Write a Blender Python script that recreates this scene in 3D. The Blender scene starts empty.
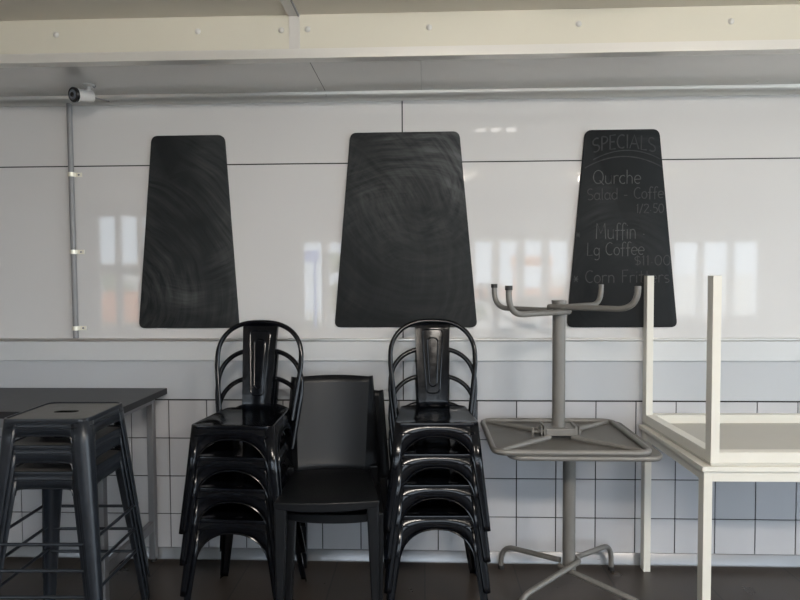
import bpy, bmesh, math, random
from mathutils import Vector, Matrix
random.seed(7)
S = bpy.context.scene
COL = S.collection
PI = math.pi

# ------------------------------------------------------------------ helpers
def link(o, parent=None):
    COL.objects.link(o)
    if parent is not None:
        o.parent = parent
    return o

def obj(name, bm, mat, parent=None, smooth=True, angle=40, solid=0.0, bevel=0.0, offset=-1.0):
    bmesh.ops.remove_doubles(bm, verts=bm.verts, dist=1e-5)
    if not solid:
        bmesh.ops.recalc_face_normals(bm, faces=bm.faces)
    me = bpy.data.meshes.new(name)
    for f in bm.faces:
        f.smooth = smooth
    if smooth:
        lim = math.radians(angle)
        for e in bm.edges:
            if len(e.link_faces) == 2 and e.calc_face_angle(0) > lim:
                e.smooth = False
    bm.to_mesh(me); bm.free()
    me.materials.append(mat)
    o = bpy.data.objects.new(name, me)
    link(o, parent)
    if solid:
        m = o.modifiers.new('thickness', 'SOLIDIFY'); m.thickness = solid; m.offset = offset
    if bevel:
        m = o.modifiers.new('edges', 'BEVEL'); m.width = bevel; m.segments = 2; m.limit_method = 'ANGLE'; m.angle_limit = math.radians(50)
    return o

def thing(name, label, cat, loc=(0, 0, 0), rz=0.0, group=None):
    o = bpy.data.objects.new(name, None)
    o.empty_display_size = 0.05
    link(o); o.location = loc; o.rotation_euler = (0, 0, rz)
    return tag(o, label, cat, group)

def tag(o, label, cat, group=None):
    o['label'] = label; o['category'] = cat
    if group: o['group'] = group
    return o

def struct(o):
    o['kind'] = 'structure'
    return o

def dup(root, loc, rz, label, group=None):
    r = root.copy(); COL.objects.link(r)
    r.location = loc; r.rotation_euler = (0, 0, rz); r['label'] = label
    if group: r['group'] = group
    for ch in list(root.children):
        c = ch.copy(); COL.objects.link(c); c.parent = r
        for g in list(ch.children):
            d = g.copy(); COL.objects.link(d); d.parent = c
    return r

def B(): return bmesh.new()

def box(bm, x0, x1, y0, y1, z0, z1):
    v = [bm.verts.new((x, y, z)) for z in (z0, z1) for y in (y0, y1) for x in (x0, x1)]
    for q in ((0, 2, 3, 1), (4, 5, 7, 6), (0, 1, 5, 4), (2, 6, 7, 3), (0, 4, 6, 2), (1, 3, 7, 5)):
        bm.faces.new([v[i] for i in q])
    return v

def hexa(bm, bottom, top):
    """solid from two quads given in the same turning order"""
    a = [bm.verts.new(p) for p in bottom]; b = [bm.verts.new(p) for p in top]
    bm.faces.new(a[::-1]); bm.faces.new(b)
    for i in range(4):
        bm.faces.new((a[i], a[(i + 1) % 4], b[(i + 1) % 4], b[i]))

def tube(bm, pts, r, n=10, closed=False, radii=None):
    P = [Vector(p) for p in pts]; m = len(P); rings = []
    up = None
    for i in range(m):
        if closed: t = P[(i + 1) % m] - P[i - 1]
        else: t = P[min(i + 1, m - 1)] - P[max(i - 1, 0)]
        t.normalize()
        if up is None:
            up = Vector((0, 0, 1)) if abs(t.z) < .9 else Vector((0, 1, 0))
        a = up - t * up.dot(t)
        if a.length < 1e-4: a = Vector((1, 0, 0)) - t * t.x
        a.normalize(); up = a; b = t.cross(a)
        rr = radii[i] if radii else r
        rings.append([bm.verts.new(P[i] + (a * math.cos(k * 2 * PI / n) + b * math.sin(k * 2 * PI / n)) * rr) for k in range(n)])
    last = m if closed else m - 1
    for i in range(last):
        A, C = rings[i], rings[(i + 1) % m]
        for k in range(n):
            bm.faces.new((A[k], A[(k + 1) % n], C[(k + 1) % n], C[k]))
    if not closed:
        bm.faces.new(rings[0][::-1]); bm.faces.new(rings[-1])

def cyl(bm, p0, p1, r0, r1=None, n=20):
    r1 = r0 if r1 is None else r1
    tube(bm, [p0, p1], r0, n, radii=[r0, r1])

def grid(bm, rows, close_u=False):
    V = [[bm.verts.new(p) for p in r] for r in rows]
    for i in range(len(V) - 1):
        n = len(V[i])
        for k in range(n if close_u else n - 1):
            q = (V[i][k], V[i][(k + 1) % n], V[i + 1][(k + 1) % n], V[i + 1][k])
            try: bm.faces.new(q)
            except ValueError: pass
    return V

def rrect(hx, hy, r, seg=6, cx=0, cy=0):
    out = []
    for sx, sy, a0 in ((1, 1, 0), (-1, 1, 90), (-1, -1, 180), (1, -1, 270)):
        for k in range(seg + 1):
            a = math.radians(a0 + 90 * k / seg)
            out.append((cx + sx * (hx - r) + r * math.cos(a), cy + sy * (hy - r) + r * math.sin(a)))
    return out

def plate(bm, loop, z0, z1):
    a = [bm.verts.new((x, y, z0)) for x, y in loop]; b = [bm.verts.new((x, y, z1)) for x, y in loop]
    bm.faces.new(a[::-1]); bm.faces.new(b)
    n = len(a)
    for i in range(n): bm.faces.new((a[i], a[(i + 1) % n], b[(i + 1) % n], b[i]))

def fillet(pts, r, seg=6):
    """round the inner corners of a polyline"""
    P = [Vector(p) for p in pts]; out = [P[0]]
    for i in range(1, len(P) - 1):
        a, b, c = P[i - 1], P[i], P[i + 1]
        u = (a - b).normalized(); v = (c - b).normalized()
        d = min(r, (a - b).length * .92, (c - b).length * .49)
        s, e = b + u * d, b + v * d
        for k in range(seg + 1):
            t = k / seg
            out.append(s * (1 - t) ** 2 + b * 2 * t * (1 - t) + e * t * t)
    out.append(P[-1])
    return out

# ------------------------------------------------------------------ materials
def mat(name, col, rough=.5, metal=0.0, spec=.5, coat=0.0, coat_rough=.05, noise=0.0, scale=8.0, rvar=0.0, stretch=(1, 1, 1), bump=0.0):
    m = bpy.data.materials.new(name); m.use_nodes = True
    nt = m.node_tree; b = nt.nodes['Principled BSDF']
    b.inputs['Base Color'].default_value = (*col, 1); b.inputs['Roughness'].default_value = rough
    b.inputs['Metallic'].default_value = metal; b.inputs['Specular IOR Level'].default_value = spec
    b.inputs['Coat Weight'].default_value = coat; b.inputs['Coat Roughness'].default_value = coat_rough
    if noise or rvar or bump:
        tc = nt.nodes.new('ShaderNodeTexCoord'); mp = nt.nodes.new('ShaderNodeMapping'); mp.inputs['Scale'].default_value = stretch
        nz = nt.nodes.new('ShaderNodeTexNoise'); nz.inputs['Scale'].default_value = scale; nz.inputs['Detail'].default_value = 5
        nt.links.new(tc.outputs['Object'], mp.inputs[0]); nt.links.new(mp.outputs[0], nz.inputs['Vector'])
        if noise:
            mr = nt.nodes.new('ShaderNodeMix'); mr.data_type = 'RGBA'
            mr.inputs[6].default_value = (*[c * (1 - noise) for c in col], 1); mr.inputs[7].default_value = (*[min(1, c * (1 + noise)) for c in col], 1)
            nt.links.new(nz.outputs['Fac'], mr.inputs[0]); nt.links.new(mr.outputs[2], b.inputs['Base Color'])
        if rvar:
            rr = nt.nodes.new('ShaderNodeMapRange'); rr.inputs['To Min'].default_value = max(0, rough - rvar); rr.inputs['To Max'].default_value = rough + rvar
            nt.links.new(nz.outputs['Fac'], rr.inputs['Value']); nt.links.new(rr.outputs[0], b.inputs['Roughness'])
        if bump:
            bp = nt.nodes.new('ShaderNodeBump'); bp.inputs['Strength'].default_value = bump; bp.inputs['Distance'].default_value = .01
            nt.links.new(nz.outputs['Fac'], bp.inputs['Height']); nt.links.new(bp.outputs[0], b.inputs['Normal'])
    return m

M = {}
M['panel'] = mat('gloss_wall_panel', (.615, .607, .60), .45, spec=.0, coat=.9, coat_rough=.03, noise=.02, scale=2)
M['band'] = mat('splash_panel', (.46, .475, .495), .4, spec=0, coat=.8, coat_rough=.12, noise=.02, scale=2)
M['ledge'] = mat('ledge_paint', (.54, .55, .555), .4, spec=.5)
M['tile'] = mat('white_tile', (.46, .46, .475), .4, spec=0, coat=.9, coat_rough=.07, noise=.03, scale=3)
M['grout'] = mat('dark_grout', (.02, .02, .02), .9)
M['alu'] = mat('aluminium', (.62, .61, .59), .32, 1.0, rvar=.08, scale=30, stretch=(.3, 6, 6))
M['cove'] = mat('cove_metal', (.68, .67, .64), .30, .5)
M['skirt'] = mat('skirting_metal', (.23, .23, .235), .3, .7, rvar=.05, scale=12, stretch=(.5, 4, 4))
M['lip'] = mat('satin_angle', (.74, .72, .68), .32, .35, rvar=.05, scale=12, stretch=(.3, 4, 4))
M['alu_dull'] = mat('aluminium_dull', (.42, .42, .42), .38, .9, rvar=.1, scale=25, stretch=(.3, 6, 6))
M['soffit'] = mat('soffit_panel', (.66, .64, .605), .3, spec=.3, coat=1.0, coat_rough=.10, noise=.03, scale=3)
M['cream'] = mat('cream_panel', (.68, .65, .55), .45, noise=.03, scale=3)
M['ceil'] = mat('ceiling_panel', (.70, .65, .565), .5, noise=.04, scale=3)
M['plaster'] = mat('plaster', (.55, .53, .50), .8, noise=.03, scale=4)
M['screw'] = mat('screw_cap', (.62, .61, .58), .4)
M['conduit'] = mat('grey_conduit', (.23, .23, .235), .45, noise=.06, scale=12)
M['zinc'] = mat('zinc_clip', (.80, .77, .66), .4, .4)
M['camwhite'] = mat('camera_shell', (.6, .59, .57), .35)
M['camblack'] = mat('camera_bezel', (.01, .01, .012), .2)
M['camglass'] = mat('camera_glass', (.16, .18, .22), .08, spec=.9)
M['blackmetal'] = mat('black_gloss_metal', (.0025, .003, .0045), .15, spec=.35, rvar=.08, scale=40, noise=.3)
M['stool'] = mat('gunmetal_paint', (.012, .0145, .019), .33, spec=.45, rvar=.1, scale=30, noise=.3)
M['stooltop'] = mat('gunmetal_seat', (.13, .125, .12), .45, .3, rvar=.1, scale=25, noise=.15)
M['slot'] = mat('slot_shade_black', (.004, .004, .004), .9, spec=0)
M['plastic'] = mat('black_plastic', (.005, .0055, .0065), .36, spec=.26, rvar=.05, scale=60, noise=.15)
M['tabletop'] = mat('dark_laminate', (.05, .05, .055), .5, noise=.2, scale=20)
M['tableedge'] = mat('dark_laminate_edge', (.012, .012, .014), .5)
M['steel'] = mat('bench_steel', (.28, .28, .29), .42, .75, rvar=.1, scale=20, stretch=(6, 6, .4))
M['grey'] = mat('grey_powder_coat', (.165, .158, .145), .45, .15, noise=.12, scale=25, rvar=.1)
M['greyin'] = mat('grey_tray_sheet', (.105, .10, .09), .5, .1, noise=.12, scale=10)
M['cap'] = mat('rubber_cap', (.012, .011, .011), .6)
M['whitep'] = mat('white_painted_timber', (.66, .635, .565), .4, noise=.04, scale=10, rvar=.08)
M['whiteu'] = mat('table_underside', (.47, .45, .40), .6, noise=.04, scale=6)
M['darkwall'] = mat('dark_room_wall', (.10, .095, .09), .8, noise=.05, scale=4)
M['frame'] = mat('window_frame', (.42, .42, .42), .5)
M['chalk'] = mat('chalk', (.072, .075, .074), .95, noise=.5, scale=90)
M['chalkfaint'] = mat('faint_chalk', (.048, .050, .050), .95, noise=.5, scale=90)
M['chalkghost'] = mat('wiped_chalk', (.033, .035, .036), .95, noise=.4, scale=60)
M['ground'] = mat('outdoor_ground', (.5, .48, .44), .9, noise=.15, scale=2)
M['leaf'] = mat('hedge_leaves', (.10, .16, .05), .8, noise=.5, scale=6)
M['housewall'] = mat('house_wall', (.8, .78, .75), .8)
M['orange'] = mat('orange_awning', (.75, .25, .08), .7, noise=.1)
M['blue'] = mat('blue_canvas', (.05, .22, .75), .7)

def emis(name, col, st):
    m = bpy.data.materials.new(name); m.use_nodes = True
    b = m.node_tree.nodes['Principled BSDF']
    b.inputs['Base Color'].default_value = (.8, .8, .8, 1)
    b.inputs['Emission Color'].default_value = (*col, 1); b.inputs['Emission Strength'].default_value = st
    return m
M['lampsmall'] = emis('small_lamp_lens', (1, .93, .85), 6)
M['lamp'] = emis('added_fill_diffuser', (1, .92, .83), 75)  # glow of the box lamps added as fill

def floor_mat():
    m = mat('floor_tile', (.035, .030, .026), .22, spec=.4)
    nt = m.node_tree; b = nt.nodes['Principled BSDF']
    tc = nt.nodes.new('ShaderNodeTexCoord')
    br = nt.nodes.new('ShaderNodeTexBrick'); br.offset = 0; br.squash = 1
    br.inputs['Scale'].default_value = 1; br.inputs['Brick Width'].default_value = .45; br.inputs['Row Height'].default_value = .45
    br.inputs['Mortar Size'].default_value = .004; br.inputs['Color1'].default_value = (.046, .036, .029, 1)
    br.inputs['Color2'].default_value = (.038, .030, .024, 1); br.inputs['Mortar'].default_value = (.018, .016, .015, 1)
    nz = nt.nodes.new('ShaderNodeTexNoise'); nz.inputs['Scale'].default_value = 5; nz.inputs['Detail'].default_value = 8
    mx = nt.nodes.new('ShaderNodeMix'); mx.data_type = 'RGBA'; mx.blend_type = 'MULTIPLY'; mx.inputs[0].default_value = .6
    nt.links.new(tc.outputs['Object'], br.inputs['Vector']); nt.links.new(tc.outputs['Object'], nz.inputs['Vector'])
    rp = nt.nodes.new('ShaderNodeMapRange'); rp.inputs['To Min'].default_value = .6; rp.inputs['To Max'].default_value = 1.5
    nt.links.new(nz.outputs['Fac'], rp.inputs['Value'])
    nt.links.new(br.outputs['Color'], mx.inputs[6]); nt.links.new(rp.outputs[0], mx.inputs[7]); nt.links.new(mx.outputs[2], b.inputs['Base Color'])
    r2 = nt.nodes.new('ShaderNodeMapRange'); r2.inputs['To Min'].default_value = .2; r2.inputs['To Max'].default_value = .42
    nt.links.new(nz.outputs['Fac'], r2.inputs['Value']); nt.links.new(r2.outputs[0], b.inputs['Roughness'])
    return m
M['floor'] = floor_mat()

def board_mat(name, seed, amount, centres, top=None):
    """slate board with wiped chalk smears: streaks that follow arcs of the wiping hand"""
    m = mat(name, (.014, .0155, .017), .62, spec=.12)
    nt = m.node_tree; N = nt.nodes.new; L = nt.links.new; b = nt.nodes['Principled BSDF']
    def math_(op, a, b_=None, c=None):
        n = N('ShaderNodeMath'); n.operation = op
        for k, v in enumerate((a, b_, c)):
            if v is None: continue
            if isinstance(v, (int, float)): n.inputs[k].default_value = v
            else: L(v, n.inputs[k])
        return n.outputs[0]
    tc = N('ShaderNodeTexCoord'); sp = N('ShaderNodeSeparateXYZ'); L(tc.outputs['Object'], sp.inputs[0])
    wob = N('ShaderNodeTexNoise'); wob.inputs['Scale'].default_value = 4; wob.inputs['Detail'].default_value = 1; L(tc.outputs['Object'], wob.inputs['Vector'])
    total = None
    for k, (cx, cz, lo, hi) in enumerate(centres):
        dx = math_('SUBTRACT', sp.outputs[0], cx); dz = math_('SUBTRACT', sp.outputs[2], cz)
        rr = math_('SQRT', math_('ADD', math_('MULTIPLY', dx, dx), math_('MULTIPLY', dz, dz)))
        rr = math_('ADD', rr, math_('MULTIPLY', wob.outputs['Fac'], .06))
        an = math_('ARCTAN2', dz, dx)
        cb = N('ShaderNodeCombineXYZ'); L(math_('MULTIPLY', rr, 38), cb.inputs[0]); L(math_('MULTIPLY', an, 1.6), cb.inputs[1]); cb.inputs[2].default_value = seed + k * 3.3
        nz = N('ShaderNodeTexNoise'); nz.inputs['Scale'].default_value = 1; nz.inputs['Detail'].default_value = 6; nz.inputs['Roughness'].default_value = .62
        L(cb.outputs[0], nz.inputs['Vector'])
        big = N('ShaderNodeTexNoise'); big.noise_dimensions = '4D'; big.inputs['W'].default_value = seed + k * 5.1; big.inputs['Scale'].default_value = 3.0; big.inputs['Detail'].default_value = 2
        L(tc.outputs['Object'], big.inputs['Vector'])
        def rng(v, a, c):
            r = N('ShaderNodeMapRange'); r.inputs['From Min'].default_value = a; r.inputs['From Max'].default_value = c; L(v, r.inputs['Value']); return r.outputs[0]
        v = math_('MULTIPLY', rng(nz.outputs['Fac'], .38, .75), rng(big.outputs['Fac'], lo, hi))
        total = v if total is None else math_('ADD', total, v)
    if top:
        w_ = N('ShaderNodeMapRange'); w_.inputs['From Min'].default_value = top[0]; w_.inputs['From Max'].default_value = top[1]; w_.inputs['To Min'].default_value = .2
        L(sp.outputs[2], w_.inputs['Value']); total = math_('MULTIPLY', total, w_.outputs[0])
    fine = N('ShaderNodeTexNoise'); fine.inputs['Scale'].default_value = 7; fine.inputs['Detail'].default_value = 8; L(tc.outputs['Object'], fine.inputs['Vector'])
    total = math_('ADD', total, math_('MULTIPLY', fine.outputs['Fac'], .22))
    mx = N('ShaderNodeMix'); mx.data_type = 'RGBA'; mx.inputs[6].default_value = (.0125, .014, .0155, 1); mx.inputs[7].default_value = (.10, .103, .103, 1)
    L(math_('MULTIPLY', total, amount), mx.inputs[0]); L(mx.outputs[2], b.inputs['Base Color'])
    return m

# ------------------------------------------------------------------ setting
XL, XR, YB, ZC = -5.0, 5.0, -5.2, 2.545
SOF = 2.393
bm = B(); box(bm, XL, XR, YB, .12, -.06, 0)
struct(obj('floor', bm, M['floor'], smooth=False))
# glossy cladding panels over a dark backing, with open joints
bm = B(); box(bm, XL, XR, .004, .12, 0, 2.7)
struct(obj('wall_back', bm, M['grout'], smooth=False))
bm = B()
SEAM, SX = 2.047, -.107
g = .006
xs = [XL, -2.55, SX, 2.34, XR]
for i in range(4):
    box(bm, xs[i] + g / 2, xs[i + 1] - g / 2, 0, .004, 1.155, SEAM - g / 2)
    box(bm, xs[i] + g / 2, xs[i + 1] - g / 2, 0, .004, SEAM + g / 2, 2.38)
struct(obj('wall_cladding', bm, M['panel'], smooth=False))
bm = B()
for i in range(4):
    box(bm, xs[i] + g / 2, xs[i + 1] - g / 2, 0, .004, .840, 1.06)
struct(obj('wall_splashback', bm, M['band'], smooth=False))
# tiles, 200 mm, dark joints
bm = B()
T0 = -1.33
for c in range(-19, 32):
    for z0, z1 in ((.635, .835), (.435, .635), (.235, .435), (.04, .235)):
        x = T0 + .2 * c
        if x < XL + .01 or x + .2 > XR: continue
        box(bm, x + .0028, x + .1972, -.001, .006, z0 + .0028, z1 - .0028)
struct(obj('wall_tiling', bm, M['tile'], smooth=False))
# painted ledge with a metal bead on top
bm = B(); box(bm, XL, XR, -.016, .004, 1.042, 1.142)
struct(obj('trim_1', bm, M['ledge'], smooth=False, bevel=.003))
bm = B(); box(bm, XL, XR, -.019, .004, 1.1425, 1.158)
struct(obj('trim_2', bm, M['alu'], smooth=False, bevel=.005))
bm = B()
grid(bm, [[(x, y, z) for y, z in ((.004, .058), (-.004, .058), (-.007, .055), (-.013, .012), (-.017, .006), (-.017, 0))] for x in (XL, XR)])
struct(obj('baseboard_back', bm, M['skirt']))
# rounded metal cove between wall and soffit
bm = B()
prof = [(0.0, 2.356), (-.004, 2.356)] + [(-.004 - .038 * math.sin(a), 2.395 - .038 * math.cos(a)) for a in [i * PI / 2 / 8 for i in range(9)]] + [(-.042, 2.3965), (0, 2.3965)]
for x0, x1 in ((XL, -.4865), (-.4855, XR)):
    grid(bm, [[(x, y, z) for y, z in prof] for x in (x0, x1)])
struct(obj('trim_3', bm, M['cove']))
# soffit between wall and beam
bm = B()
for x0, x1 in ((XL, -2.9), (-2.897, -.490), (-.487, -.0105), (-.0095, 2.4), (2.403, XR)):
    box(bm, x0, x1, -.585, .004, SOF + .004, SOF + .02)
sof = struct(obj('ceiling_soffit', bm, M['soffit'], smooth=False))
bm = B(); box(bm, -.4895, -.4875, -.585, -.05, SOF + .0045, SOF + .018)
struct(obj('trim_4', bm, M['grout'], smooth=False))
# aluminium angle along the beam
bm = B()
box(bm, XL, XR, -.604, -.600, 2.366, 2.404); box(bm, XL, XR, -.600, -.55, 2.366, 2.370); box(bm, XL, XR, -.600, -.57, 2.400, 2.404)
struct(obj('trim_5', bm, M['lip'], smooth=False))
# cream fascia
bm = B()
box(bm, XL, -.55, -.592, -.57, 2.404, ZC); box(bm, -.505, XR, -.592, -.57, 2.404, ZC)
fas = struct(obj('wall_fascia', bm, M['cream'], smooth=False))
bm = B(); box(bm, -.5495, -.5055, -.596, -.57, 2.404, ZC)
struct(obj('trim_6', bm, M['soffit'], smooth=False))
bm = B(); box(bm, -.552, -.512, YB, -.592, ZC - .006, ZC + .002)
struct(obj('trim_7', bm, M['soffit'], smooth=False))
bm = B(); box(bm, -.512, -.507, YB, -.592, ZC - .010, ZC + .002)
struct(obj('trim_8', bm, M['conduit'], smooth=False))
sm = None
def dome(bm, c, r, axis, h):
    rows = []
    ax = Vector(axis); a = Vector((1, 0, 0)); b = ax.cross(a)
    for i in range(5):
        t = i / 4 * PI / 2
        rows.append([Vector(c) + (a * math.cos(k * PI / 6) + b * math.sin(k * PI / 6)) * r * math.cos(t) + ax * h * math.sin(t) for k in range(12)])
    grid(bm, rows, True)
for i, x in enumerate((-2.125, -1.527, -.929, -.582, -.474, .024, .626, 1.228, 1.83)):
    if sm is None:
        bm = B(); dome(bm, (0, 0, 0), .0125, (0, -1, 0), .008)
        o = obj('screw', bm, M['screw'], fas); sm = o
    else:
        o = sm.copy(); COL.objects.link(o); o.parent = fas
    o.location = (x, -.592, 2.486 - .002 * (i % 2))
for x in (-.53, -2.2, 1.6):
    if x == -.53:
        bm = B(); dome(bm, (0, 0, 0), .008, (0, 0, -1), .004)
        s2 = obj('screw', bm, M['screw'], sof); o = s2
    else:
        o = s2.copy(); COL.objects.link(o); o.parent = sof
    o.location = (x, -.085, SOF + .004)
# ceiling in front of the beam, room walls, window side behind the viewer
bm = B(); box(bm, XL, XR, YB, -.57, ZC, ZC + .05)
struct(obj('ceiling', bm, M['ceil'], smooth=False))
bm = B(); box(bm, XL - .1, XL, YB, .12, 0, 2.7); struct(obj('wall_left', bm, M['plaster'], smooth=False))
bm = B()
box(bm, XR, XR + .1, -.7, .12, 0, 2.7); box(bm, XR, XR + .1, YB, -.7, 0, .25); box(bm, XR, XR + .1, YB, -.7, 2.5, 2.7)  # unseen side, opened wide to bring in daylight from the right
for y in (YB, -3.7, -2.2): box(bm, XR, XR + .1, y, y + .09, .25, 2.5)
struct(obj('wall_right', bm, M['plaster'], smooth=False))
wins = [(-4.5, -3.58, .78, 2.36, 3, 1.58), (-1.66, 1.95, .72, 1.98, 11, None), (2.35, 3.05, .9, 1.98, 2, None), (3.28, 4.45, .9, 1.95, 3, None)]
bm = B(); xx = XL
for x0, x1, z0, z1, n, mid in wins:
    box(bm, xx, x0, YB - .12, YB, 0, ZC + .05)
    box(bm, x0, x1, YB - .12, YB, 0, z0); box(bm, x0, x1, YB - .12, YB, z1, ZC + .05)
    xx = x1
box(bm, xx, XR, YB - .12, YB, 0, ZC + .05)
struct(obj('wall_front', bm, M['darkwall'], smooth=False))
for i, (x0, x1, z0, z1, n, mid) in enumerate(wins):
    bm = B(); w = .045
    box(bm, x0, x1, YB - .09, YB + .01, z0, z0 + w); box(bm, x0, x1, YB - .09, YB + .01, z1 - w, z1)
    for k in range(n + 1):
        xc = x0 + (x1 - x0) * k / n
        ww = w if k in (0, n) or n < 5 else .075
        box(bm, max(x0, xc - ww / 1.5), min(x1, xc + ww / 1.5), YB - .085, YB + .005, z0 + w, z1 - w)
    if mid: box(bm, x0, x1, YB - .088, YB + .008, mid - .07, mid + .07)
    struct(obj('window_%d' % (i + 1), bm, M['frame'], smooth=False))

# ------------------------------------------------------------------ outdoors, seen only mirrored in the glossy wall
bm = B(); box(bm, -20, 20, -24, YB - .12, -.12, -.03); box(bm, XR + .1, 20, YB - .12, 6, -.12, -.03)
struct(obj('ground', bm, M['ground'], smooth=False))

def house(x0, x1, y, h):
    bm = B(); box(bm, x0, x1, y - .3, y, -.03, h)
    struct(obj('wall_neighbour', bm, M['housewall'], smooth=False))
house(-16, -7.2, -14, 1.9); house(3.2, 8.4, -13, 1.5); house(-2.2, 2.4, -15, 1.25)
def hedge(x0, x1, y, h):
    bm = B()
    for i in range(int((x1 - x0) * 9)):
        c = Vector((random.uniform(x0, x1), y + random.uniform(-.4, .4), (random.uniform(.0, h) if i % 3 else .12)))
        r_ = random.uniform(.18, .38)
        q = bmesh.ops.create_icosphere(bm, subdivisions=1, radius=r_, matrix=Matrix.Translation(c))
        for v in q['verts']: v.co += Vector((random.uniform(-1, 1), random.uniform(-1, 1), random.uniform(-1, 1))) * r_ * .25
    o = obj('hedge', bm, M['leaf'], smooth=False); o['kind'] = 'stuff'; return o
hedge(-8.8, -6.9, -12.5, 1.5); hedge(-2.75, -1.9, -11, 1.9); hedge(.8, 1.5, -13.5, 2.2)
def panel(name, x0, x1, y, z0, z1, m):
    bm = B(); box(bm, x0, x1, y - .05, y, z0, z1)
    for x in (x0 + .05, x1 - .1): box(bm, x, x + .05, y - .04, y - .01, -.03, z0)
    struct(obj(name, bm, M[m], smooth=False))
panel('barrier', -8.6, -5.8, -10.8, .45, 1.15, 'orange')
panel('barrier', 1.0, 3.3, -11.3, .95, 1.2, 'orange')
panel('barrier', 2.1, 3.1, -11.9, 1.7, 1.95, 'orange')
panel('sign_panel', -2.42, -2.02, -8.7, 1.76, 1.98, 'blue')

# ------------------------------------------------------------------ chalkboards
def chalkboard(name_seed, x_t0, x_t1, x_b0, x_b1, z0, z1, r, label, amount, centres, top=None):
    cx, cz = (x_b0 + x_b1) / 2, z0
    t = thing('chalkboard', label, 'chalkboard', (cx, -.0045, cz))
    pts = [(x_b0 - cx, 0), (x_b1 - cx, 0), (x_t1 - cx, z1 - z0), (x_t0 - cx, z1 - z0)]
    loop = []
    n = 4
    for i in range(4):
        a, b, c = Vector(pts[i - 1]), Vector(pts[i]), Vector(pts[(i + 1) % n])
        u, v = (a - b).normalized(), (c - b).normalized()
        for k in range(7):
            q = k / 6; p = (b + u * r) * (1 - q) ** 2 + b * 2 * q * (1 - q) + (b + v * r) * q * q
            loop.append((p.x, p.y))
    bm = B()
    rows = []
    for inset, y in ((0, .004), (0, -.008), (.0025, -.0105)):
        cxm = sum(p[0] for p in loop) / len(loop); czm = (z1 - z0) / 2
        rows.append([(x - math.copysign(inset, x - cxm), y, z - math.copysign(inset, z - czm)) for x, z in loop])
    V = grid(bm, rows, True)
    bm.faces.new(V[-1]); bm.faces.new(V[0][::-1])
    obj('board', bm, board_mat('slate_%d' % name_seed, name_seed, amount, centres, top), t)
    return t
cb1 = chalkboard(1, -1.388, -1.012, -1.474, -.949, 1.211, 2.195, .034, 'narrow black chalkboard with wiped smears, above the left chair stack', .6, [(-.42, .15, .40, .66), (.02, .62, .46, .70)])
cb2 = chalkboard(4, -.369, .180, -.457, .270, 1.213, 2.197, .034, 'wide blank black chalkboard in the middle of the glossy wall', .72, [(-.6, .3, .36, .62), (.10, .68, .38, .62), (.0, .2, .42, .66)], (.42, .72))
cb3 = chalkboard(9, .803, 1.166, .718, 1.266, 1.212, 2.195, .034, 'narrow black chalkboard with handwritten menu, behind the white table legs', .3, [(0, .2, .45, .75)])

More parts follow.
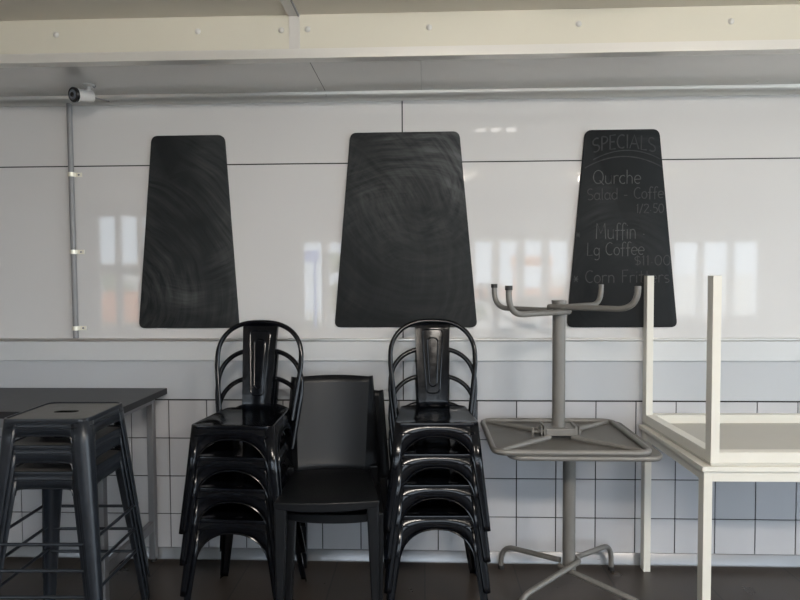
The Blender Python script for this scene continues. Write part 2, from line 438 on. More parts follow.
# hand lettering: strokes in a unit cell (x 0..w, y 0..1)
def arc(cx, cy, rx, ry, a0, a1, n=10):
    return [(cx + rx * math.cos(math.radians(a0 + (a1 - a0) * i / n)), cy + ry * math.sin(math.radians(a0 + (a1 - a0) * i / n))) for i in range(n + 1)]
G = {
 'Q': (.85, [arc(.4, .5, .36, .48, 0, 360, 16), [(.5, .25), (.8, -.08)]]),
 'u': (.6, [[(.08, .6)] + arc(.28, .2, .2, .2, 180, 360, 8) + [(.48, .6)], [(.48, .6), (.5, 0)]]),
 'r': (.45, [[(.1, .6), (.1, 0)], arc(.3, .4, .2, .2, 180, 50, 6)]),
 'c': (.5, [arc(.3, .3, .24, .3, 50, 310, 10)]),
 'h': (.6, [[(.1, 1), (.1, 0)], arc(.29, .35, .19, .25, 180, 0, 8) + [(.48, 0)]]),
 'e': (.55, [[(.06, .3), (.5, .32)] + arc(.28, .3, .23, .3, 10, 310, 12)]),
 'S': (.6, [arc(.32, .74, .24, .25, 50, 270, 8) + arc(.3, .25, .25, .24, 90, -130, 8)]),
 'a': (.6, [arc(.28, .3, .22, .3, 0, 360, 12), [(.5, .6), (.5, .08), (.58, 0)]]),
 'l': (.28, [[(.12, 1), (.12, .05), (.2, 0)]]),
 'd': (.6, [arc(.28, .3, .22, .3, 0, 360, 12), [(.5, 1), (.5, 0)]]),
 '-': (.5, [[(.1, .32), (.38, .32)]]),
 'C': (.65, [arc(.38, .5, .32, .48, 55, 305, 12)]),
 'o': (.55, [arc(.27, .3, .22, .3, 0, 360, 12)]),
 'f': (.42, [arc(.32, .82, .14, .18, 30, 180, 6) + [(.18, -.1)], [(.02, .52), (.36, .54)]]),
 'M': (.9, [[(.08, 0), (.12, 1), (.42, .35), (.72, 1), (.8, 0)]]),
 'i': (.25, [[(.12, .6), (.12, 0)], [(.12, .82), (.13, .88)]]),
 'n': (.6, [[(.1, .6), (.1, 0)], arc(.29, .35, .19, .25, 180, 0, 8) + [(.48, 0)]]),
 'L': (.55, [[(.12, 1), (.1, 0), (.5, .03)]]),
 'g': (.55, [arc(.27, .3, .21, .28, 0, 360, 12), [(.48, .58), (.48, -.15)] + arc(.28, -.15, .2, .2, 0, -140, 6)]),
 't': (.42, [[(.2, .95), (.2, .05), (.32, 0)], [(.02, .6), (.38, .62)]]),
 's': (.45, [arc(.24, .45, .17, .15, 50, 270, 6) + arc(.23, .15, .17, .15, 90, -130, 6)]),
 'F': (.58, [[(.12, 0), (.12, 1), (.52, 1.02)], [(.12, .55), (.42, .56)]]),
 'P': (.6, [[(.12, 0), (.12, 1)] + arc(.2, .74, .32, .26, 90, -90, 8) + [(.12, .48)]]),
 'E': (.55, [[(.5, 1), (.1, 1), (.1, 0), (.5, 0)], [(.1, .52), (.42, .52)]]),
 'I': (.25, [[(.12, 1), (.12, 0)]]),
 'A': (.75, [[(.04, 0), (.36, 1), (.68, 0)], [(.16, .36), (.56, .36)]]),
 '*': (.5, [[(.05, .3), (.42, .3)], [(.12, .08), (.36, .54)], [(.12, .54), (.36, .08)]]),
 '.': (.3, [[(.12, .25), (.15, .3)]]),
 '$': (.55, [arc(.3, .68, .2, .2, 50, 270, 7) + arc(.28, .28, .2, .2, 90, -130, 7), [(.28, 1), (.28, -.02)]]),
 '1': (.3, [[(.05, .8), (.16, 1), (.16, 0)]]),
 '2': (.55, [arc(.27, .72, .22, .26, 160, 0, 7) + [(.05, .02), (.5, .02)]]),
 '5': (.55, [[(.46, 1), (.14, 1), (.12, .58)] + arc(.26, .32, .22, .28, 110, -130, 8)]),
 '0': (.6, [arc(.28, .5, .23, .48, 0, 360, 14)]),
 '/': (.4, [[(.05, -.05), (.34, 1)]]),
 ' ': (.4, []),
}
def ribbon(bm, pts, w, y):
    P = [Vector((p[0], p[1])) for p in pts]; rows = []
    for i in range(len(P)):
        t = P[min(i + 1, len(P) - 1)] - P[max(i - 1, 0)]
        if t.length < 1e-6: t = Vector((1, 0))
        t.normalize(); nrm = Vector((-t.y, t.x)) * w / 2 * random.uniform(.75, 1.15)
        a, b = P[i] + nrm, P[i] - nrm
        rows.append([(a.x, y, a.y), (b.x, y, b.y)])
    grid(bm, rows)
def chalk_line(parent, text, x0, x1, z, h, m, w=.004, tilt=0.0, bend=None):
    ox, _, oz = parent.location
    tot = sum(G[c][0] for c in text); k = (x1 - x0) / tot
    cur = 0.0
    for word in text.split(' '):
        bm = B()
        for ch in word:
            wd, strokes = G[ch]
            for st in strokes:
                pts = []
                for px, py in st:
                    X = x0 + (cur + px) * k; u = (X - x0) / (x1 - x0)
                    Z = z + py * h + tilt * u + (bend * (1 - (2 * u - 1) ** 2) if bend else 0)
                    pts.append((X - ox, Z - oz))
                ribbon(bm, pts, w, -.0112)
            cur += wd
        cur += G[' '][0]
        obj('chalk_lettering', bm, m, parent, smooth=False)
CH, CF = M['chalk'], M['chalkfaint']
chalk_line(cb3, 'SPECIALS', .835, 1.150, 2.080, .068, M['chalkghost'], .007, bend=.022)
chalk_line(cb3, 'Qurche', .842, 1.080, 1.928, .068, CH, .0045)
chalk_line(cb3, 'Salad - Coffe', .812, 1.192, 1.848, .056, CF, .0045, .008)
chalk_line(cb3, '1/2.50', 1.055, 1.195, 1.782, .045, CF, .0045)
chalk_line(cb3, '*', .757, .785, 1.660, .05, CF, .0045)
chalk_line(cb3, 'Muffin .', .856, 1.105, 1.655, .078, CH, .0045)
chalk_line(cb3, 'Lg Coffee', .812, 1.100, 1.572, .064, CH, .004, .004)
chalk_line(cb3, '$11.00', 1.045, 1.232, 1.522, .050, CF, .0045)
chalk_line(cb3, '* Corn Fritters', .745, 1.225, 1.436, .062, CF, .0045)
bm = B()
ribbon(bm, [(-.19 + .38 * i / 24, .795 + .055 * (1 - (2 * i / 24 - 1) ** 2)) for i in range(25)], .006, -.0112)
obj('chalk_arc', bm, M['chalkghost'], cb3, smooth=False)
bm = B()
ribbon(bm, [(-.15 + .33 * i / 24, .835 + .045 * (1 - (2 * i / 24 - 1) ** 2)) for i in range(25)], .005, -.0112)
obj('chalk_arc', bm, M['chalkghost'], cb3, smooth=False)

# ------------------------------------------------------------------ conduit and security camera
cd = thing('conduit_pipe', 'grey electrical conduit clipped vertically to the wall below the security camera', 'pipe', (-1.806, 0, 1.158))
bm = B(); cyl(bm, (0, -.014, .001), (-.006, -.014, 1.205), .0135, n=16)
obj('pipe', bm, M['conduit'], cd)
for z in (1.211, 1.606, 2.003):
    bm = B(); zz = z - 1.158; xo = -.006 * zz / 1.205
    strap = [(xo - .020, -.001)] + [(xo - .0162 * math.cos(a), -.014 - .0162 * math.sin(a)) for a in [PI * i / 10 for i in range(11)]] + [(xo + .020, -.001)]
    back = [(xo + .017, -.0005)] + [(xo + .0138 * math.cos(a), -.014 - .0138 * math.sin(a)) for a in [PI * i / 10 for i in range(11)]] + [(xo - .017, -.0005)]
    plate(bm, strap + back, zz - .011, zz + .011)
    box(bm, xo + .019, xo + .050, -.005, -.0005, zz - .011, zz + .011)
    cl = obj('saddle_clip', bm, M['zinc'], cd)
    bm = B(); dome(bm, (xo + .034, -.005, zz), .0055, (0, -1, 0), .003)
    obj('screw', bm, M['conduit'], cl)
sc = thing('security_camera', 'small white bullet security camera with black front under the soffit', 'camera', (-1.605, -.205, SOF + .004))
bm = B(); cyl(bm, (0, 0, 0), (0, 0, -.006), .030, .030); cyl(bm, (0, 0, -.006), (0, 0, -.012), .030, .016)
obj('mount_base', bm, M['camwhite'], sc)
bm = B(); tube(bm, [(0, 0, -.010), (0, 0, -.022), (-.008, -.004, -.03)], .010, 12)
obj('mount_arm', bm, M['camwhite'], sc)
ax = Vector((-.42, -.88, -.16)).normalized()
c0 = Vector((-.004, .03, -.046)); c1 = c0 + ax * .085
bm = B(); tube(bm, [c0 - ax * .004, c0, c1, c1 + ax * .002], .03, 24, radii=[.022, .029, .031, .031])
obj('body', bm, M['camwhite'], sc)
bm = B(); tube(bm, [c1, c1 + ax * .010, c1 + ax * .013], .03, 28, radii=[.035, .0355, .033])
bz = obj('bezel', bm, M['camblack'], sc)
bm = B(); tube(bm, [c1 + ax * .0131, c1 + ax * .0150], .024, 28, radii=[.0235, .0235])
obj('infrared_ring', bm, M['camglass'], bz)
bm = B(); tube(bm, [c1 + ax * .0150, c1 + ax * .019], .011, 20, radii=[.0125, .010])
obj('lens', bm, M['camblack'], bz)
bm = B(); tube(bm, [c0 - ax * .004, c0 - ax * .02 + Vector((.01, 0, -.008)), c0 + Vector((.075, .03, -.016))], .0035, 8)
obj('cable', bm, M['conduit'], sc)
bm = B(); tube(bm, [(.02, 0, -.006), (.031, -.004, -.016), (.032, .004, -.004)], .004, 8)
obj('mount_screw', bm, M['conduit'], sc)

# ------------------------------------------------------------------ steel bench with dark top
bt = thing('bench_table', 'long steel bench with dark laminate top against the tiles at left', 'table', (-2.30, -.29, 0))
bm = B(); box(bm, -.97, .963, -.285, .284, .868, .898)
top = obj('tabletop', bm, M['tabletop'], bt, smooth=False, bevel=.002)
bm = B(); box(bm, .9631, .9655, -.285, .284, .868, .898)
obj('edge_band', bm, M['tableedge'], top, smooth=False)
bm = B(); box(bm, -.97, .9655, -.2875, -.2851, .868, .898)
obj('edge_band', bm, M['tableedge'], top, smooth=False)
for sx in (-1, 1):
    x = .891 * sx
    for y in (-.245, .255):
        bm = B()
        box(bm, x - .0165, x + .0165, y - .018, y + .018, .012, .867)
        lg = obj('leg', bm, M['steel'], bt, smooth=False, bevel=.003)
        bm = B(); cyl(bm, (x, y, 0), (x, y, .012), .016, .012, 14)
        obj('foot', bm, M['cap'], lg)
    bm = B(); box(bm, x - .013, x + .013, -.226, .236, .165, .215)
    obj('side_rail', bm, M['steel'], bt, smooth=False, bevel=.003)
    bm = B(); box(bm, x - .013, x + .013, -.226, .236, .824, .867)
    obj('apron', bm, M['steel'], bt, smooth=False, bevel=.002)
for y in (.245, -.255):
    bm = B(); box(bm, -.874, .874, y - .013, y + .013, .824, .867)
    obj('apron', bm, M['steel'], bt, smooth=False)

# ------------------------------------------------------------------ pressed-metal chair / stool shell
class Shell:
    """four splayed sheet-metal legs and the aprons between them"""
    def __init__(s, H, tx, fx, ty, ff, fr, trx=None):
        s.trx = trx or tx
        s.H, s.tx, s.fx, s.ty, s.ff, s.fr = H, tx, fx, ty, ff, fr
    def corner(s, sx, sy, z):
        t = 1 - z / s.H
        y = (s.ty + ((s.ff if sy < 0 else s.fr) - s.ty) * t) * sy
        tx = s.tx if sy < 0 else s.trx
        return Vector((sx * (tx + (s.fx - s.tx + (.012 if tx < s.tx else 0)) * t), y, z))
    def leg(s, sx, sy, z_s, w_top, w_mid, w_foot, rc, rows=10):
        bm = B(); R = []
        zs = [z_s * i / rows for i in range(rows + 1)] + [s.H]
        for z in zs:
            c = s.corner(sx, sy, z)
            dx = (s.corner(-sx, sy, z) - c).normalized(); dy = (s.corner(sx, -sy, z) - c).normalized()
            w = w_top if z > z_s else w_foot + (w_mid - w_foot) * (z / z_s) ** 1.2
            rr = min(rc, w * .6)
            p = [c + dx * w, c + dx * (w + rr) / 2, c + dx * rr]
            for k in range(1, 5):
                q = k / 5; p.append((c + dx * rr) * (1 - q) ** 2 + c * 2 * q * (1 - q) + (c + dy * rr) * q * q)
            p += [c + dy * rr, c + dy * (w + rr) / 2, c + dy * w]
            R.append(p)
        grid(bm, R)
        return bm, R
    def side(s, bm, a, b, z_s, z_p, w, p=2.0, n=20, bead=None, band=None, beadbm=None):
        """sheet between two legs; a,b = (sx,sy) corners"""
        top, bot = [], []
        for i in range(n + 1):
            u = -math.cos(PI * i / n)
            ca, cb = s.corner(*a, s.H), s.corner(*b, s.H)
            L = (cb - ca).length; f = (w + (L - 2 * w) * (u + 1) / 2) / L
            top.append(ca.lerp(cb, f))
            z = z_s + (z_p - z_s) * (max(0, 1 - abs(u) ** p)) ** (1 / p)
            ca, cb = s.corner(*a, z), s.corner(*b, z)
            L = (cb - ca).length; f = (w + (L - 2 * w) * (u + 1) / 2) / L
            bot.append(ca.lerp(cb, f))
        mid = [t.lerp(q, .5) for t, q in zip(top, bot)]
        grid(bm, [top, mid, bot])
        return bot

def metal_chair(label, group):
    H = .452
    t = thing('metal_cafe_chair', label, 'chair', (0, 0, 0), 0, group)
    sh = Shell(H, .178, .226, .180, .212, .240, .152)
    mt = M['blackmetal']
    zs, zp, w = .258, .397, .038
    for sx in (-1, 1):
        for sy in (-1, 1):
            bm, R = sh.leg(sx, sy, zs, w, w, .028, .022)
            o = obj('leg', bm, mt, t, solid=.0025, offset=0)
    bm = B(); rims = B()
    for a, b, out in (((-1, -1), (1, -1), (0, -1, 0)), ((1, 1), (-1, 1), (0, 1, 0)), ((1, -1), (1, 1), (1, 0, 0)), ((-1, 1), (-1, -1), (-1, 0, 0))):
        bot = sh.side(bm, a, b, zs, zp, w, 2.3)
        ca0, cb0 = sh.corner(*a, .02), sh.corner(*b, .02)
        L = (cb0 - ca0).length
        pa, pb = ca0.lerp(cb0, .027 / L), cb0.lerp(ca0, .027 / L)
        tube(rims, [pa] + bot + [pb], .0034, 6)
        ca, cb = sh.corner(*a, H - .042), sh.corner(*b, H - .042); L = (cb - ca).length
        tube(rims, [ca.lerp(cb, .024 / L) + Vector(out) * .0005, cb.lerp(ca, .024 / L) + Vector(out) * .0005], .0032, 6)
    ap = obj('apron', bm, mt, t, solid=.0025, offset=0)
    obj('rolled_rim', rims, mt, ap)
    # seat pan
    bm = B(); rows = []
    for sc_, z, rr in ((1.0, H - .016, .036), (1.012, H - .006, .036), (1.0, H + .001, .036), (.965, H + .002, .034), (.93, H - .003, .032), (.6, H - .010, .05), (.25, H - .013, .035), (.02, H - .0135, .003)):
        rows.append([(x * (1 - .15 * max(0, (y + .182) / .364)), y, z) for x, y in rrect(.180 * sc_, .182 * sc_, rr, 6)])
    V = grid(bm, rows, True); bm.faces.new(V[-1])
    obj('seat', bm, mt, t)
    # hoop backrest
    yb = lambda z: .150 + .085 * (z - H) / .41
    half, zt = [], .856
    zs0 = .69
    for i in range(9):
        z = .405 + (zs0 - .405) * i / 8
        half.append((.174 + .030 * min(1, (z - .405) / .24), yb(z), z))
    for i in range(1, 15):
        a = PI / 2 * i / 14
        half.append((.204 * max(0, math.cos(a)) ** .8, yb(zs0 + (zt - zs0) * math.sin(a) ** .9), zs0 + (zt - zs0) * math.sin(a) ** .9))
    pts = [(-x, y, z) for x, y, z in half[:-1]] + [(0, yb(zt), zt)] + [p for p in half[:-1]][::-1]
    bm = B(); tube(bm, pts, .0115, 12)
    bk = obj('back_hoop', bm, mt, t)
    # splat with pressed panel
    def hw(z): return .066 + .018 * (z - H) / .41
    def ys(u, z): return yb(z) - .004 + .010 * u * u * -1 + .006
    bm = B(); rows = []
    for i in range(13):
        z = H - .004 + (.852 - H + .004) * i / 12
        rows.append([(u * hw(z) * (1 if abs(u) < 1.01 else 1), ys(min(1, abs(u)), z) + (.016 if abs(u) > 1.01 else 0), z) for u in (-1.02, -1, -.75, -.5, -.25, 0, .25, .5, .75, 1, 1.02)])
    grid(bm, rows)
    sp = obj('splat', bm, mt, t, solid=.003, offset=0)
    bm = B()
    for wi, z0, z1 in ((.62, .515, .815), (.34, .545, .775)):
        zz0, zz1 = z0, z1
        loop = []
        for x, z in rrect(1, (zz1 - zz0) / 2, .0, 1):
            pass
        path = []
        for cx_, cz_, a0 in ((1, 1, 0), (-1, 1, 90), (-1, -1, 180), (1, -1, 270)):
            for k in range(6):
                a = math.radians(a0 + 90 * k / 5)
                z = (zz1 - .02 if cz_ > 0 else zz0 + .02) + .02 * math.sin(a)
                x = cx_ * (hw(z) * wi * (.72 + .28 * (z - zz0) / (zz1 - zz0)) - .02) + .02 * math.cos(a)
                path.append((x, ys(x / hw(z), z) - .001, z))
        tube(bm, path, .0038, 6, closed=True)
    obj('pressed_panel', bm, mt, sp)
    # cross brace under the seat
    bm = B()
    for s in (1, -1):
        tube(bm, [(-.165, -.168 * s, .405), (0, 0, .398), (.165, .168 * s, .405)], .006, 6)
    obj('cross_brace', bm, mt, t)
    return t

STEP = .133
order = ['topmost', 'second from top', 'third from top', 'bottom']
first = None
for grp, x, y, rz, where in (('metal chairs in the left stack', -.796, -.440, -.05, 'stack under left chalkboard'), ('metal chairs in the right stack', .047, -.372, .03, 'stack under middle chalkboard')):
    for k in range(4):
        lab = 'glossy black metal hoop-back chair, %s in the %s' % (order[3 - k], where)
        loc = (x, y, k * STEP)
        if first is None:
            first = metal_chair(lab, grp); first.location = loc; first.rotation_euler = (0, 0, rz)
        else:
            c = dup(first, loc, rz, lab, grp)

# ------------------------------------------------------------------ tall stools
def metal_stool(label, group):
    H = .760
    t = thing('metal_bar_stool', label, 'stool', (0, 0, 0), 0, group)
    sh = Shell(H, .156, .226, .156, .222, .222)
    mt = M['stool']
    zs, w = .675, .057
    for sx in (-1, 1):
        for sy in (-1, 1):
            bm, R = sh.leg(sx, sy, zs, w, w, .030, .030, rows=12)
            obj('leg', bm, mt, t, solid=.0025, offset=0)
    bm = B(); rims = B()
    for a, b, out in (((-1, -1), (1, -1), (0, -1, 0)), ((1, 1), (-1, 1), (0, 1, 0)), ((1, -1), (1, 1), (1, 0, 0)), ((-1, 1), (-1, -1), (-1, 0, 0))):
        bot = sh.side(bm, a, b, zs, zs + .026, w, 6.0)
        tube(rims, bot, .003, 6)
        ca, cb = sh.corner(*a, H - .030), sh.corner(*b, H - .030); L = (cb - ca).length
        tube(rims, [ca.lerp(cb, .03 / L) + Vector(out) * .0005, cb.lerp(ca, .03 / L) + Vector(out) * .0005], .0032, 6)
    ap = obj('apron', bm, mt, t, solid=.0025, offset=0)
    obj('rolled_rim', rims, mt, ap)
    bm = B(); rows = []
    for sc_, z, rr in ((1.0, H - .018, .032), (1.012, H - .006, .034), (1.0, H + .001, .034), (.965, H + .002, .032), (.94, H - .003, .03)):
        rows.append([(x, y, z) for x, y in rrect(.158 * sc_, .158 * sc_, rr, 6)])
    V = grid(bm, rows, True)
    st = obj('seat_rim', bm, mt, t)
    bm = B(); rows = []
    for hx, hy, z, rr in ((.1485, .1485, H - .0032, .03), (.10, .09, H - .004, .03), (.048, .022, H - .004, .0219), (.048, .022, H - .006, .0219)):
        rows.append([(x, y, z) for x, y in rrect(hx, hy, rr, 6)])
    grid(bm, rows, True)
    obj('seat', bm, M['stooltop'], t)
    bm = B(); plate(bm, rrect(.051, .025, .024, 6), H - .009, H - .0061)  # black plate closing the slot, its colour stands for the shade inside
    obj('slot_shade_plate', bm, M['slot'], t)
    for a, b, z in (((-1, -1), (1, -1), .310), ((-1, 1), (1, 1), .310), ((1, -1), (1, 1), .325), ((-1, -1), (-1, 1), .325)):
        ca, cb = sh.corner(*a, z), sh.corner(*b, z); d = (cb - ca).normalized()
        bm = B(); inn = Vector((-(a[0] + b[0]) / 2 * .006, -(a[1] + b[1]) / 2 * .006, 0))
        tube(bm, [ca + d * .012 + inn, cb - d * .012 + inn], .0065, 8)
        obj('footrest_rod', bm, mt, t)
    return t
sto = None
for k in range(3):
    lab = 'dark grey metal bar stool, %s of the stack by the steel bench' % ('bottom', 'middle', 'topmost')[k]
    loc = (-1.398, -.803, k * .0975)
    if sto is None:
        sto = metal_stool(lab, 'bar stools stacked by the bench'); sto.location = loc; sto.rotation_euler = (0, 0, .03)
    else:
        dup(sto, loc, .03, lab, 'bar stools stacked by the bench')

# ------------------------------------------------------------------ moulded plastic chairs
def plastic_chair(label, group):
    t = thing('plastic_chair', label, 'chair', (0, 0, 0), 0, group)
    mt = M['plastic']
    SH = .488
    # seat: soft slab with curved front skirt
    bm = B()
    def hx(y): return .212 - .034 * (y + .2) / .4
    ny, nx = 10, 14
    topv, botv = [], []
    for j in range(ny + 1):
        y = -.205 + .405 * j / ny; r1, r2 = [], []
        for i in range(nx + 1):
            u = -1 + 2 * i / nx
            yy = y - (.016 * (1 - u * u) if j == 0 else .010 * (1 - u * u) if j == 1 else 0)
            edge = max(abs(u) ** 8, (1 - j / ny) ** 10)
            z = SH - .010 * (1 - u * u) * math.sin(PI * min(1, (j / ny) * 1.0 + .0)) - .007 * edge
            r1.append((u * hx(y), yy, z))
            sag = .030 + (.016 * (1 - abs(u) ** 3) if j <= 1 else 0)
            r2.append((u * hx(y), yy, SH - sag))
        topv.append(r1); botv.append(r2)
    A = grid(bm, topv); C = grid(bm, botv)
    def strip(p, q):
        for k in range(len(p) - 1): bm.faces.new((p[k], p[k + 1], q[k + 1], q[k]))
    strip(A[0], C[0]); strip(A[-1], C[-1]); strip([r[0] for r in A], [r[0] for r in C]); strip([r[-1] for r in A], [r[-1] for r in C])
    obj('seat', bm, mt, t, angle=50, bevel=.004)
    # back with folded side wings running down into the rear legs
    bm = B(); rows = []
    for i in range(15):
        q = i / 14; z = SH - .01 + (.908 - SH + .01) * q
        yb = .186 + .100 * q ** .8
        hi = .153 + .022 * q; ho = .224 - .034 * q; d = .058 - .036 * q
        ztop = .006 * (1 if i == 14 else 0)
        cen = [(u * hi, yb + .024 * (1 - u * u), z + ztop * (1 - u * u)) for u in [-1 + 2 * k / 10 for k in range(11)]]
        rows.append([(-ho, yb + d, z), (-hi - (ho - hi) * .5, yb + d * .5, z)] + cen + [(hi + (ho - hi) * .5, yb + d * .5, z), (ho, yb + d, z)])
    grid(bm, rows)
    obj('backrest', bm, mt, t, angle=25, solid=.007, offset=1)
    for sx in (-1, 1):
        bm = B()
        def ring(x0, x1, y0, y1, z): return [(sx * x0, y0, z), (sx * x1, y0, z), (sx * x1, y1, z), (sx * x0, y1, z)]
        hexa(bm, ring(.180, .206, -.215, -.180, 0), ring(.160, .2115, -.206, -.150, .470))
        obj('leg', bm, mt, t, smooth=False, bevel=.006)
        bm = B()
        hexa(bm, ring(.196, .222, .305, .335, 0), ring(.176, .216, .190, .248, .50))
        obj('leg', bm, mt, t, smooth=False, bevel=.006)
    return t
pc = plastic_chair('black moulded plastic chair with solid back, on top of its twin between the chair stacks', 'plastic chairs')
pc.location = (-.414, -.500, .085); pc.rotation_euler = (0, 0, .095)
dup(pc, (-.390, -.402, 0), .03, 'lower black plastic chair, mostly hidden under the top one', 'plastic chairs')

# ------------------------------------------------------------------ grey pedestal tables (one upside down on the other)
def pedestal_table(label, up, loc, rz, half, height, footspan, zt, rise, offs, caps=(1, 1, 1, 1)):
    """up=1 standing, up=-1 lying upside down on its top (local z grows away from what carries it)"""
    t = thing('pedestal_table', label, 'table', loc, rz, 'grey pedestal tables')
    mt = M['grey']
    Z = (lambda z: z) if up > 0 else (lambda z: height - z)
    r = .06; hx, hy = half; half = hx
    # top sheet
    bm = B(); a, b = sorted((Z(height - .006), Z(height)))
    plate(bm, rrect(hx - .006, hy - .006, r, 8), a, b)
    tp = obj('tabletop', bm, M['greyin'], t, angle=30)
    bm = B()
    tube(bm, [(x, y, Z(height - .0125)) for x, y in rrect(hx - .012, hy - .012, r - .006, 10)], .0124, 10, closed=True)
    obj('rim', bm, mt, tp)
    bm = B()
    for sx in (-1, 1):
        for sy in (-1, 1):
            p = Vector((sx * .05, sy * .05, Z(height - .016))); q = Vector((sx * (hx - .03), sy * (hy - .03), Z(height - .012)))
            tube(bm, [p, q], .011, 8, radii=[.013, .010])
    obj('cross_rib', bm, mt, tp)
    # hinge bracket
    bm = B(); z0, z1 = sorted((Z(height - .022), Z(height - .054)))
    box(bm, -.066, .066, -.058, .058, z0, z1)
    hb = obj('hinge_bracket', bm, mt, t, smooth=False, bevel=.004)
    for sx in (-1, 1):
        bm = B(); box(bm, sx * .068 - .005, sx * .068 + .005, -.05, .05, min(z0, z1) - .004, max(z0, z1) + .010)
        box(bm, min(sx * .080, sx * .086), max(sx * .080, sx * .086), -.045, .0, min(z0, z1), max(z0, z1) + .008)
        cyl(bm, (sx * .062, -.03, (z0 + z1) / 2), (sx * .094, -.03, (z0 + z1) / 2), .008, n=10)
        cyl(bm, (sx * .062, .03, (z0 + z1) / 2), (sx * .090, .03, (z0 + z1) / 2), .006, n=10)
        obj('clamp', bm, mt, hb, smooth=False)
    bm = B(); cyl(bm, (-.09, -.02, Z(height - .033)), (-.118, -.02, Z(height - .033)), .006, n=10)
    tube(bm, [(-.118, -.02, Z(height - .012)), (-.118, -.02, Z(height - .052))], .006, 8)
    obj('clamp_lever', bm, mt, hb)
    # column
    bm = B(); cyl(bm, (0, 0, Z(zt + rise - .04)), (0, 0, Z(height - .030)), .0285, n=28)
    cm = obj('column', bm, mt, t)
    bm = B(); cyl(bm, (0, 0, Z(zt + rise - .042)), (0, 0, Z(zt + rise - .018)), .033, .031, n=28)
    obj('collar', bm, mt, cm)
    # legs: bent tubes that wrap round the column in pairs
    f = footspan; rt = .0125; kk = .042; bend = .085
    def leg(sx, sy, wrap, zoff, cap):
        zc = zt + zoff
        foot = Vector((sx * f, sy * f, .004)); zi = zc + rise
        a0 = math.atan2(.7, 1)
        pts = fillet([foot, Vector((sx * f, sy * f, zc)), Vector((wrap * kk * math.cos(a0), sy * kk * math.sin(a0), zi))], bend, 10)
        if sy < 0:   # the front legs carry on round the column
            for k in range(1, 7):
                a = a0 * (1 - k / 6)
                pts.append(Vector((wrap * kk * math.cos(a), -kk * math.sin(a), zi)))
        bm = B(); tube(bm, [(p.x, p.y, Z(p.z)) for p in pts], rt, 10)
        o = obj('leg', bm, mt, t)
        if cap:
            bm = B(); cyl(bm, (foot.x, foot.y, Z(0)), (foot.x, foot.y, Z(.018)), .0155, n=14)
            obj('foot_cap', bm, M['cap'], o)
    leg(-1, -1, 1, offs[0], caps[0]); leg(1, -1, -1, offs[1], caps[1])
    leg(-1, 1, -1, offs[2], caps[2]); leg(1, 1, 1, offs[3], caps[3])
    return t
pedestal_table('grey metal pedestal table standing on the floor beneath its upturned twin', 1, (.658, -.342, 0), 0, (.318, .315), .745, .274, .124, .044, (.006, -.020, -.006, .006))
pedestal_table('grey metal pedestal table turned upside down, feet in the air', -1, (.601, -.374, .745), 0, (.328, .292), .688, .258, .112, .0, (.008, -.014, .004, -.012), caps=(1, 0, 1, 0))

# ------------------------------------------------------------------ white tables
def white_table(label, up, loc, rz, L, D, height, inset, ah, aw, tt):
    t = thing('white_table', label, 'table', loc, rz, 'white tables')
    mt = M['whitep']; Z = (lambda z: z) if up > 0 else (lambda z: height - z)
    def zb(bm, x0, x1, y0, y1, za, zb_): a, b = sorted((Z(za), Z(zb_))); box(bm, x0, x1, y0, y1, a, b)
    bm = B(); zb(bm, 0, L, 0, D, height - tt, height)
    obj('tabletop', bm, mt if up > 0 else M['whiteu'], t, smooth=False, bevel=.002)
    o = inset; lw, ld = .034, .046
    for x0 in (o, L - o - lw):
        for y0 in (o, D - o - ld):
            bm = B(); zb(bm, x0, x0 + lw, y0, y0 + ld, 0, height - tt - .0002)
            obj('leg', bm, mt, t, smooth=False, bevel=.002)
    za, zc = height - tt - .0002 - ah, height - tt - .0002; e = .002
    for x0, x1, y0, y1 in ((o + lw, L - o - lw, o + e, o + e + aw), (o + lw, L - o - lw, D - o - e - aw, D - o - e), (o + e, o + e + aw, o + ld, D - o - ld), (L - o - e - aw, L - o - e, o + ld, D - o - ld)):
        bm = B(); zb(bm, x0, x1, y0, y1, za, zc); obj('apron', bm, mt, t, smooth=False, bevel=.0015)
    return t
white_table('white painted timber table standing on the floor at right', 1, (1.082, -.726, 0), .01, 1.3, .695, .726, .010, .042, .026, .020)
white_table('white timber table laid upside down on the other white table, legs up', -1, (1.118, -.714, .726), .028, 1.25, .704, .744, .0, .042, .046, .010)

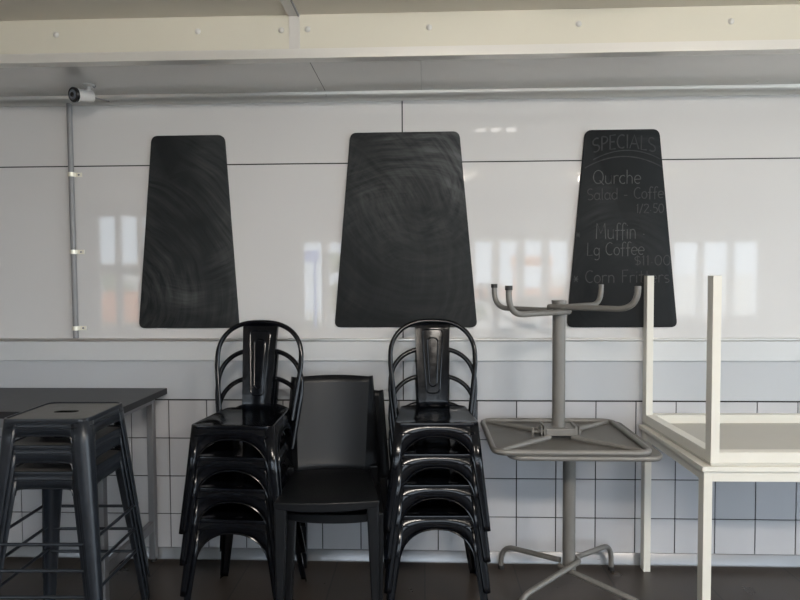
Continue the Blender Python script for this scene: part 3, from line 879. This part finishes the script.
# ------------------------------------------------------------------ added fill lamps and the small ceiling lamp
cl = thing('ceiling_or_fill_light', 'added box-shaped fill lamp on the ceiling, in the middle of the room', 'lamp', (.03, -3.5, ZC), 0, 'added fill lamps')
bm = B(); box(bm, -.40, .40, -.11, .11, -.02, 0); obj('housing', bm, M['camwhite'], cl, smooth=False, bevel=.004)  # box lamps are added behind the viewer to brighten the wall
bm = B(); box(bm, -.39, .39, -.10, .10, -.10, -.0201); obj('diffuser', bm, M['lamp'], cl, smooth=False)
dup(cl, (2.05, -3.5, ZC), 0, 'added box-shaped fill lamp on the ceiling at the right')

dl = thing('ceiling_or_fill_light', 'small three-lens lamp on the ceiling near the beam', 'lamp', (.52, -1.36, ZC))
bm = B(); box(bm, -.17, .17, -.05, .05, -.02, 0); obj('housing', bm, M['camwhite'], dl, smooth=False, bevel=.004)
for k in (-1, 0, 1):
    bm = B(); plate(bm, rrect(.030, .03, .012, 4, cx=k * .108), -.034, -.0201)
    obj('diffuser', bm, M['lampsmall'], dl, smooth=False)

# ------------------------------------------------------------------ sky, camera, view
w = bpy.data.worlds.new('sky'); S.world = w; w.use_nodes = True
bg = w.node_tree.nodes['Background']
bg.inputs[0].default_value = (.74, .87, 1.0, 1); bg.inputs[1].default_value = 5.0

sun = bpy.data.lights.new('sun', 'SUN'); sun.energy = 5; sun.angle = .02; sun.color = (1, .94, .84)
so = bpy.data.objects.new('sun', sun); COL.objects.link(so); so.rotation_euler = (math.radians(-36), 0, 0); so.location = (0, 8, 9)

cam = bpy.data.cameras.new('camera'); co = bpy.data.objects.new('camera', cam); COL.objects.link(co)
cam.sensor_fit = 'HORIZONTAL'; cam.sensor_width = 36; cam.lens = 620 / 800 * 36; cam.clip_start = .05
yaw, pit, rol = -0.03864008, -0.03805674, 0.00445703
r = Vector((math.cos(yaw), -math.sin(yaw), 0)); f0 = Vector((math.sin(yaw), math.cos(yaw), 0)); u0 = Vector((0, 0, 1))
F = f0 * math.cos(pit) + u0 * math.sin(pit); U = -f0 * math.sin(pit) + u0 * math.cos(pit)
Rr = r * math.cos(rol) - U * math.sin(rol); Uu = r * math.sin(rol) + U * math.cos(rol)
mw = Matrix((Rr, Uu, -F)).transposed().to_4x4(); mw.translation = (0, -3.15664, 1.47227)
co.matrix_world = mw
S.camera = co
S.view_settings.view_transform = 'Standard'; S.view_settings.look = 'None'; S.view_settings.gamma = 1
S.view_settings.use_curve_mapping = False; S.view_settings.exposure = 0.40
S.cycles.use_denoising = True
